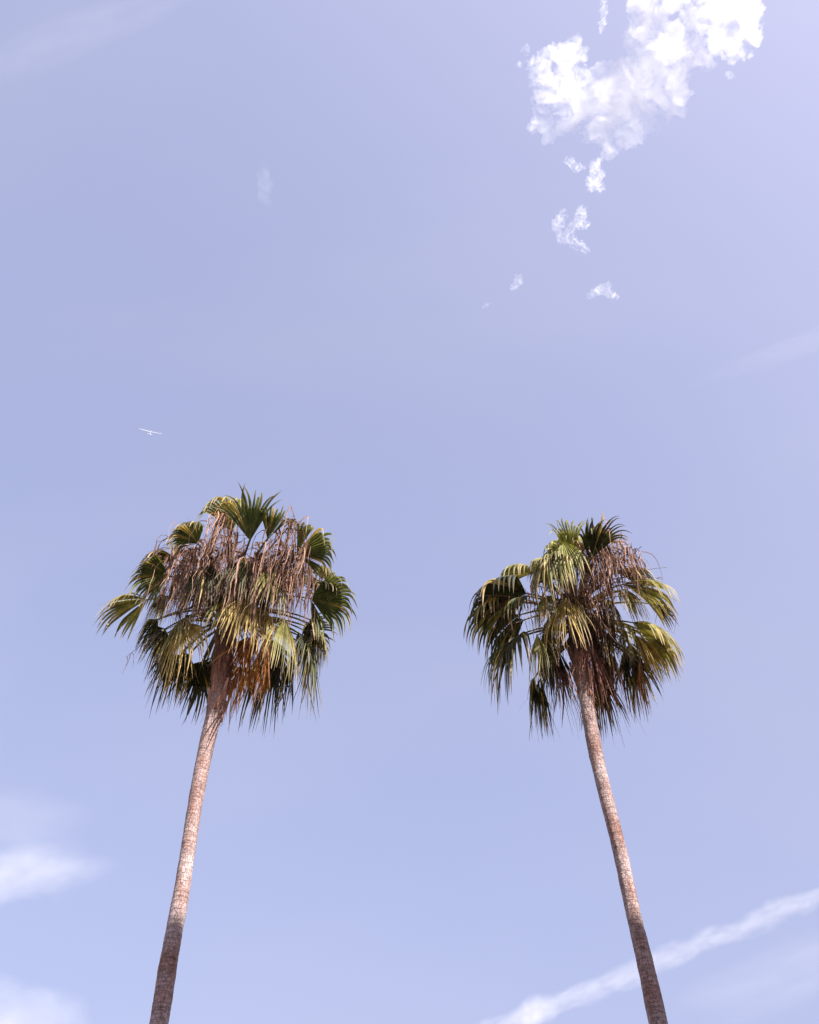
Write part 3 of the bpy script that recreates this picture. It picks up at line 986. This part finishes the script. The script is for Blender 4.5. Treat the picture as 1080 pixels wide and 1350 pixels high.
def make_cloud(name, blobs, dist, mat, label, cat="cloud", group=None, vox=3.0, rough=1.0, nscale=0.03, depth=1.0, seed=1, chain=False):
    """blobs: (x, y, radius) in photograph pixels, carried out to DIST metres and given real depth"""
    rng = random.Random(seed)
    bm = bmesh.new()
    k = dist / F
    cs = []
    if chain:
        full = [blobs[0]]
        for a, b in zip(blobs, blobs[1:]):
            if b is None:
                continue
            if a is None:
                full.append(b)
                continue
            n = max(1, int(math.hypot(a[0] - b[0], a[1] - b[1]) / (0.45 * min(a[2], b[2]))))
            full += [tuple(a[q] + (b[q] - a[q]) * t / n for q in range(3)) for t in range(1, n + 1)]
        blobs = full
    for b in blobs:
        px, py, r = b[:3]
        d = ray(px, py)
        P = CAM + d * dist * (1 + rng.uniform(-.5, .5) * r / F * depth)
        rr = r * k
        cs.append(P)
        bmesh.ops.create_icosphere(bm, subdivisions=3, radius=rr, matrix=Matrix.Translation(P) @ Matrix.Scale(depth, 4, FWD))
    org = sum(cs, Vector((0, 0, 0))) / len(cs)
    bmesh.ops.translate(bm, verts=bm.verts, vec=-org)
    me = bpy.data.meshes.new(name)
    bm.to_mesh(me)
    bm.free()
    o = link(name, me)
    o.location = org
    md = o.modifiers.new("r", 'REMESH')
    md.mode = 'VOXEL'
    md.voxel_size = vox * k
    dg = bpy.context.evaluated_depsgraph_get()
    ev = o.evaluated_get(dg)
    m2 = bpy.data.meshes.new_from_object(ev)
    o.modifiers.clear()
    o.data = m2
    bpy.data.meshes.remove(me)
    m2.materials.clear()
    m2.materials.append(mat)
    off = Vector((seed * 3.7, seed * 1.3, 0))
    new = []
    for v in m2.vertices:
        q = v.co / k
        h = noise.fractal(q * nscale + off, 0.9, 2.1, 5)
        h2 = noise.fractal(q * nscale * 3.3 + off, 0.8, 2.0, 4)
        new.append(v.co + v.normal * (h * 9 + h2 * 4) * rough * k)
    for v, c in zip(m2.vertices, new):
        v.co = c
    m2.update()
    m2.polygons.foreach_set("use_smooth", [True] * len(m2.polygons))
    tag(o, label, cat, group)
    return o


def cz(X, Y, Rr):
    return 620 + X * 0.42593, Y * 0.42593, Rr * 0.42593


CUM = [cz(b[0], b[1], b[2] * 1.1) for b in ((170, 155, 16), (168, 200, 16), (190, 205, 24), (235, 180, 24), (270, 150, 26), (310, 145, 34), (335, 170, 26), (225, 240, 42), (280, 235, 60), (235, 310, 44),
                        (300, 300, 60), (215, 375, 36), (255, 400, 32), (310, 380, 48), (360, 260, 52), (360, 340, 60), (425, 250, 56), (420, 330, 70), (400, 410, 48), (425, 445, 34),
                        (480, 430, 34), (470, 300, 80), (500, 380, 52), (540, 250, 90), (570, 340, 55), (625, 305, 52), (600, 240, 75), (560, 160, 72), (545, 80, 60), (600, 150, 70),
                        (560, 0, 66), (640, -50, 80), (660, 180, 40), (690, 130, 34), (720, 190, 30), (740, 40, 64), (790, 100, 62), (830, 40, 66), (860, 110, 44), (880, 80, 34),
                        (800, 20, 66), (800, 170, 30), (850, 165, 26), (700, 50, 40), (800, 235, 15), (760, -60, 80), (860, -40, 60))]
M_CUM = cloud_material("bright_cloud_vapour", 0.032, 0.020, 0.385, 0.64, detail=10, rough=0.68, step=0.15, skin=0.004, dist=1.6)
make_cloud("cumulus_cloud", CUM, 1500, M_CUM, "bright white ragged cumulus cloud cut by the top edge of the sky, right of centre", vox=1.8, seed=3, depth=0.5, rough=1.3, nscale=0.045)

M_WISP = cloud_material("wispy_cloud_vapour", 0.062, 0.042, 0.44, 0.76, detail=8, rough=0.74, step=0.22, skin=0.003, dist=2.5)
WISPS = (
    ([(410, 5, 6), (412, 30, 6), (414, 55, 7), (412, 78, 7), (406, 95, 5)], "thin white wisp dangling from the top edge beside the bright cloud"),
    ([(398, 497, 12), (385, 520, 16), (395, 545, 18), (380, 570, 20), (400, 578, 14), (365, 582, 10)], "short upright white wisp just under the bright cloud"),
    ([(304, 498, 8), (318, 508, 10), (328, 520, 10), (350, 518, 7)], "very faint wisp left of the short upright wisp"),
    ([(290, 660, 10), (275, 690, 14), (268, 715, 12), (290, 735, 14), (318, 745, 12), (345, 770, 12), (358, 778, 9), None, (290, 735, 12), (318, 700, 12), (335, 680, 16), (342, 650, 9), None, (340, 660, 14), (335, 690, 16), (360, 695, 12)], "forked white wisp, largest of the small wisps below the bright cloud"),
    ([(152, 858, 7), (148, 872, 9), (138, 884, 8), (125, 893, 5)], "tiny slanting white wisp left below the forked wisp"),
    ([(40, 948, 5), (52, 945, 7), (62, 942, 5)], "tiniest white fleck, lowest of the wisp trail"),
    ([(370, 915, 9), (390, 905, 12), (412, 897, 14), (425, 888, 9), (432, 908, 10), (450, 916, 7)], "small flat white wisp with a peaked top, right end of the wisp trail"),
)
for i, (bs, lab) in enumerate(WISPS):
    make_cloud("cloud_wisp", [b and cz(b[0], b[1], b[2] * 1.15) for b in bs], 1900, M_WISP, lab, group="small wisps trailing below the bright cloud", vox=1.0, rough=0.55, nscale=0.09, depth=1.2, seed=10 + i, chain=True)

M_FAINT = cloud_material("faint_cloud_vapour", 0.003, 0.05, 0.35, 0.65, detail=5, step=0.15, skin=0.003)
make_cloud("cloud_wisp", [(348, 232, 9), (350, 245, 11), (347, 258, 9), (352, 266, 6)], 1400, M_FAINT, "lone faint upright wisp high on the left half of the sky", vox=1.5, rough=0.3, nscale=0.08, depth=1.5, seed=31)

def soft_cloud(name, p0, p1, half, dist, density, label, cat, seed, xpow=2, warp=0.5, nscale=3.0, lo=0.3, hi=0.65, taper=0.0, stretch=0.35, group=None):
    """a long soft bank of thin vapour between two points of the sky, HALF pixels wide to each side"""
    A, B = CAM + ray(*p0) * dist, CAM + ray(*p1) * dist
    k = dist / F
    o_ = (A + B) * 0.5
    ax = (B - A).normalized()
    a = (B - A).length * 0.5
    b = half * k
    view = (o_ - CAM).normalized()
    zz = (view - ax * view.dot(ax)).normalized()
    yy = zz.cross(ax)
    bm = bmesh.new()
    bmesh.ops.create_uvsphere(bm, u_segments=48, v_segments=32, radius=1.0)
    for v in bm.verts:
        x, y, z = v.co.z, v.co.x, v.co.y
        sg = 1 if x >= 0 else -1
        x = sg * abs(x) ** (2.0 / xpow) if xpow > 2 else x
        v.co = (x * a, y * b, z * b)
    me = bpy.data.meshes.new(name)
    bm.to_mesh(me)
    bm.free()
    m, n, l = new_mat(name + "_vapour")
    out = n.new("ShaderNodeOutputMaterial")
    tc = n.new("ShaderNodeTexCoord")
    mp = n.new("ShaderNodeMapping")
    mp.inputs["Scale"].default_value = (1 / a, 1 / b, 1 / b)
    l.new(tc.outputs["Object"], mp.inputs[0])
    mq = n.new("ShaderNodeMapping")
    mq.inputs["Scale"].default_value = (stretch / b, 1 / b, 1 / b)
    mq.inputs["Location"].default_value = (seed * 3.1, seed * 1.7, 0)
    l.new(tc.outputs["Object"], mq.inputs[0])
    ns = n.new("ShaderNodeTexNoise")
    ns.inputs["Scale"].default_value = nscale
    ns.inputs["Detail"].default_value = 6
    ns.inputs["Roughness"].default_value = 0.55
    l.new(mq.outputs[0], ns.inputs["Vector"])
    nw = n.new("ShaderNodeTexNoise")
    nw.inputs["Scale"].default_value = 0.9
    nw.inputs["Detail"].default_value = 4
    l.new(mq.outputs[0], nw.inputs["Vector"])
    sp = n.new("ShaderNodeSeparateXYZ")
    l.new(mp.outputs[0], sp.inputs[0])

    def op(kind, x, y=None):
        q = n.new("ShaderNodeMath")
        q.operation = kind
        for i, v in enumerate((x, y)):
            if v is None:
                continue
            if isinstance(v, (int, float)):
                q.inputs[i].default_value = v
            else:
                l.new(v, q.inputs[i])
        return q.outputs[0]
    w = op('MULTIPLY', op('SUBTRACT', nw.outputs["Fac"], 0.5), warp * 2)
    tp = op('SUBTRACT', 1.0, op('MULTIPLY', op('ADD', sp.outputs[0], 1.0), taper * 0.5))
    y = op('DIVIDE', op('ADD', sp.outputs[1], w), tp)
    z = op('DIVIDE', sp.outputs[2], tp)
    r2 = op('ADD', op('ADD', op('MULTIPLY', y, y), op('MULTIPLY', z, z)), op('POWER', op('ABSOLUTE', sp.outputs[0]), float(xpow)))
    mr = n.new("ShaderNodeMapRange")
    mr.interpolation_type = 'SMOOTHSTEP'
    mr.inputs["From Min"].default_value = 0.85
    mr.inputs["From Max"].default_value = 0.0
    l.new(r2, mr.inputs["Value"])
    mn = n.new("ShaderNodeMapRange")
    mn.inputs["From Min"].default_value = lo
    mn.inputs["From Max"].default_value = hi
    mn.inputs["To Min"].default_value = 0.1
    l.new(ns.outputs["Fac"], mn.inputs["Value"])
    pv = n.new("ShaderNodeVolumePrincipled")
    pv.inputs["Color"].default_value = (0.99, 0.99, 0.99, 1)
    l.new(op('MULTIPLY', op('MULTIPLY', mr.outputs[0], mn.outputs[0]), density / b), pv.inputs["Density"])
    l.new(pv.outputs[0], out.inputs["Volume"])
    m.cycles.volume_step_rate = 0.3
    o = link(name, me, m)
    o.location = o_
    o.rotation_euler = Matrix((ax, yy, zz)).transposed().to_euler()
    tag(o, label, cat, group)
    return o


soft_cloud("cirrus_cloud", (-200, 1182), (190, 1132), 44, 2500, 0.30, "pale flat streak of cloud at the left edge left of the leaning trunk", "cloud", 1, warp=0.7, nscale=2.0, lo=0.25, hi=0.62, stretch=0.6)
soft_cloud("stratus_cloud", (-230, 1322), (170, 1378), 62, 2500, 0.30, "pale hazy cloud in the bottom left corner of the sky", "cloud", 2, warp=0.8, nscale=2.2, lo=0.25, hi=0.62, stretch=0.9)
soft_cloud("contrail", (560, 1399), (1190, 1132), 21, 2500, 0.28, "broad fading white contrail slanting across the lower right behind the trunk", "contrail", 3, xpow=8, warp=0.75, nscale=2.2, lo=0.3, hi=0.62, taper=0.3, stretch=0.45)
soft_cloud("cumulus_cloud", (662, 1350), (745, 1322), 24, 2600, 0.28, "small puffy knot of cloud at the lower left end of the contrail", "cloud", 9, warp=0.9, nscale=2.2, lo=0.3, hi=0.6, stretch=0.9)
soft_cloud("cirrus_cloud", (840, 1350), (1250, 1205), 52, 3200, 0.10, "very faint veil of cloud just below the contrail at the lower right", "cloud", 4, warp=0.7, nscale=2.0, stretch=0.25)
soft_cloud("cirrus_cloud", (870, 520), (1290, 372), 22, 3200, 0.05, "very faint thin slanting streak of cloud at the right edge below the wisps", "cloud", 5, warp=0.8, nscale=2.4, stretch=0.2)
soft_cloud("cirrus_cloud", (-120, 130), (330, -50), 34, 3200, 0.055, "very faint slanting veil of cloud in the top left corner", "cloud", 6, warp=0.8, nscale=2.4, stretch=0.2)
soft_cloud("cirrus_cloud", (-150, 1075), (150, 1095), 60, 3200, 0.10, "very faint veil of cloud just above the pale flat streak at the left edge", "cloud", 7, warp=0.8, nscale=2.0, stretch=0.3)

# ------------------------------------------------------------------ airplane
M_HAZED_WHITE = plain_material("haze_dimmed_white_paint", (0.37, 0.385, 0.41), 0.35, 0.6, 0.04)  # white paint dimmed: fading through distant haze is put into the colour
M_GREY = plain_material("shaded_fuselage_paint", (0.26, 0.29, 0.36), 0.4, 0.6, 0.05)  # the fuselage's bluish shadow tone is put into this grey
M_CANOPY = plain_material("smoked_canopy", (0.10, 0.12, 0.15), 0.1, 1.0, 0.1)
PA = at_r(198.5, 569.5, 600)
ap = empty("airplane", PA)
tag(ap, "tiny white airplane with long thin wings flying high above the left palm", "airplane")
wdir = (at_r(212, 572, 600) - at_r(185, 566, 600))
wdir = Vector((wdir.x, wdir.y, wdir.z * 0.9)).normalized()
view = (PA - CAM).normalized()
heading = (view * 0.85 + (UP - view * UP.dot(view)).normalized() * 0.55)
heading = (heading - wdir * heading.dot(wdir)).normalized()
upv = wdir.cross(heading)
if upv.z < 0:
    upv = -upv
ap.rotation_euler = Matrix((wdir, heading, upv)).transposed().to_euler()
Z0 = Vector((0, 0, 0))


def wing(mb, span, root, tip_, y0, z0, sweep, dih, th):
    for sg in (-1, 1):
        prev = None
        for k in range(9):
            s = k / 8
            x = sg * span * s
            c = root + (tip_ - root) * s
            y = y0 - sweep * s
            z = z0 + dih * s
            t = th * (1 - 0.6 * s)
            ids = [mb.vert(Vector(q)) for q in ((x, y + c * .35, z), (x, y + c * .1, z + t), (x, y - c * .65, z), (x, y + c * .1, z - t * .5))]
            if prev:
                for u in range(4):
                    q = (prev[u], prev[(u + 1) % 4], ids[(u + 1) % 4], ids[u])
                    mb.f.append(q if sg > 0 else q[::-1])
            prev = ids
        mb.f.append(tuple(prev))


m = MB(Z0)
ys = [3.0, 2.8, 2.3, 1.5, 0.6, -0.5, -1.8, -3.2, -4.3]
rs = [0.04, 0.16, 0.30, 0.38, 0.36, 0.24, 0.16, 0.12, 0.07]
m.tube([Vector((0, y, -0.25 + 0.05 * max(0, -y))) for y in ys], rs, 14, [(1, 1, 1)] * 9)
m.build("fuselage", M_GREY, ap, smooth=True)
m = MB(Z0)
wing(m, 7.6, 0.55, 0.28, 0.3, 0.12, 0.1, 0.45, 0.09)
m.build("wing", M_HAZED_WHITE, ap)
m = MB(Z0)
wing(m, 1.6, 0.4, 0.25, -4.1, 0.95, 0.05, 0.0, 0.04)
m.build("tailplane", M_HAZED_WHITE, ap)
m = MB(Z0)
pts = [(-3.4, -0.05), (-3.9, 1.0), (-4.5, 1.0), (-4.4, -0.05)]
fr = [[m.vert(Vector((sx, y, z))) for y, z in pts] for sx in (-.04, .04)]
m.f.append(tuple(fr[0]))
m.f.append(tuple(reversed(fr[1])))
for u in range(4):
    m.f.append((fr[0][u], fr[1][u], fr[1][(u + 1) % 4], fr[0][(u + 1) % 4]))
m.build("tail_fin", M_HAZED_WHITE, ap)
m = MB(Z0)
m.tube([Vector((0, y, 0.02)) for y in (2.2, 1.8, 1.2, 0.7)], [0.04, 0.2, 0.24, 0.15], 12, [(1, 1, 1)] * 4, flat=1.0)
m.build("canopy", M_CANOPY, ap, smooth=True)
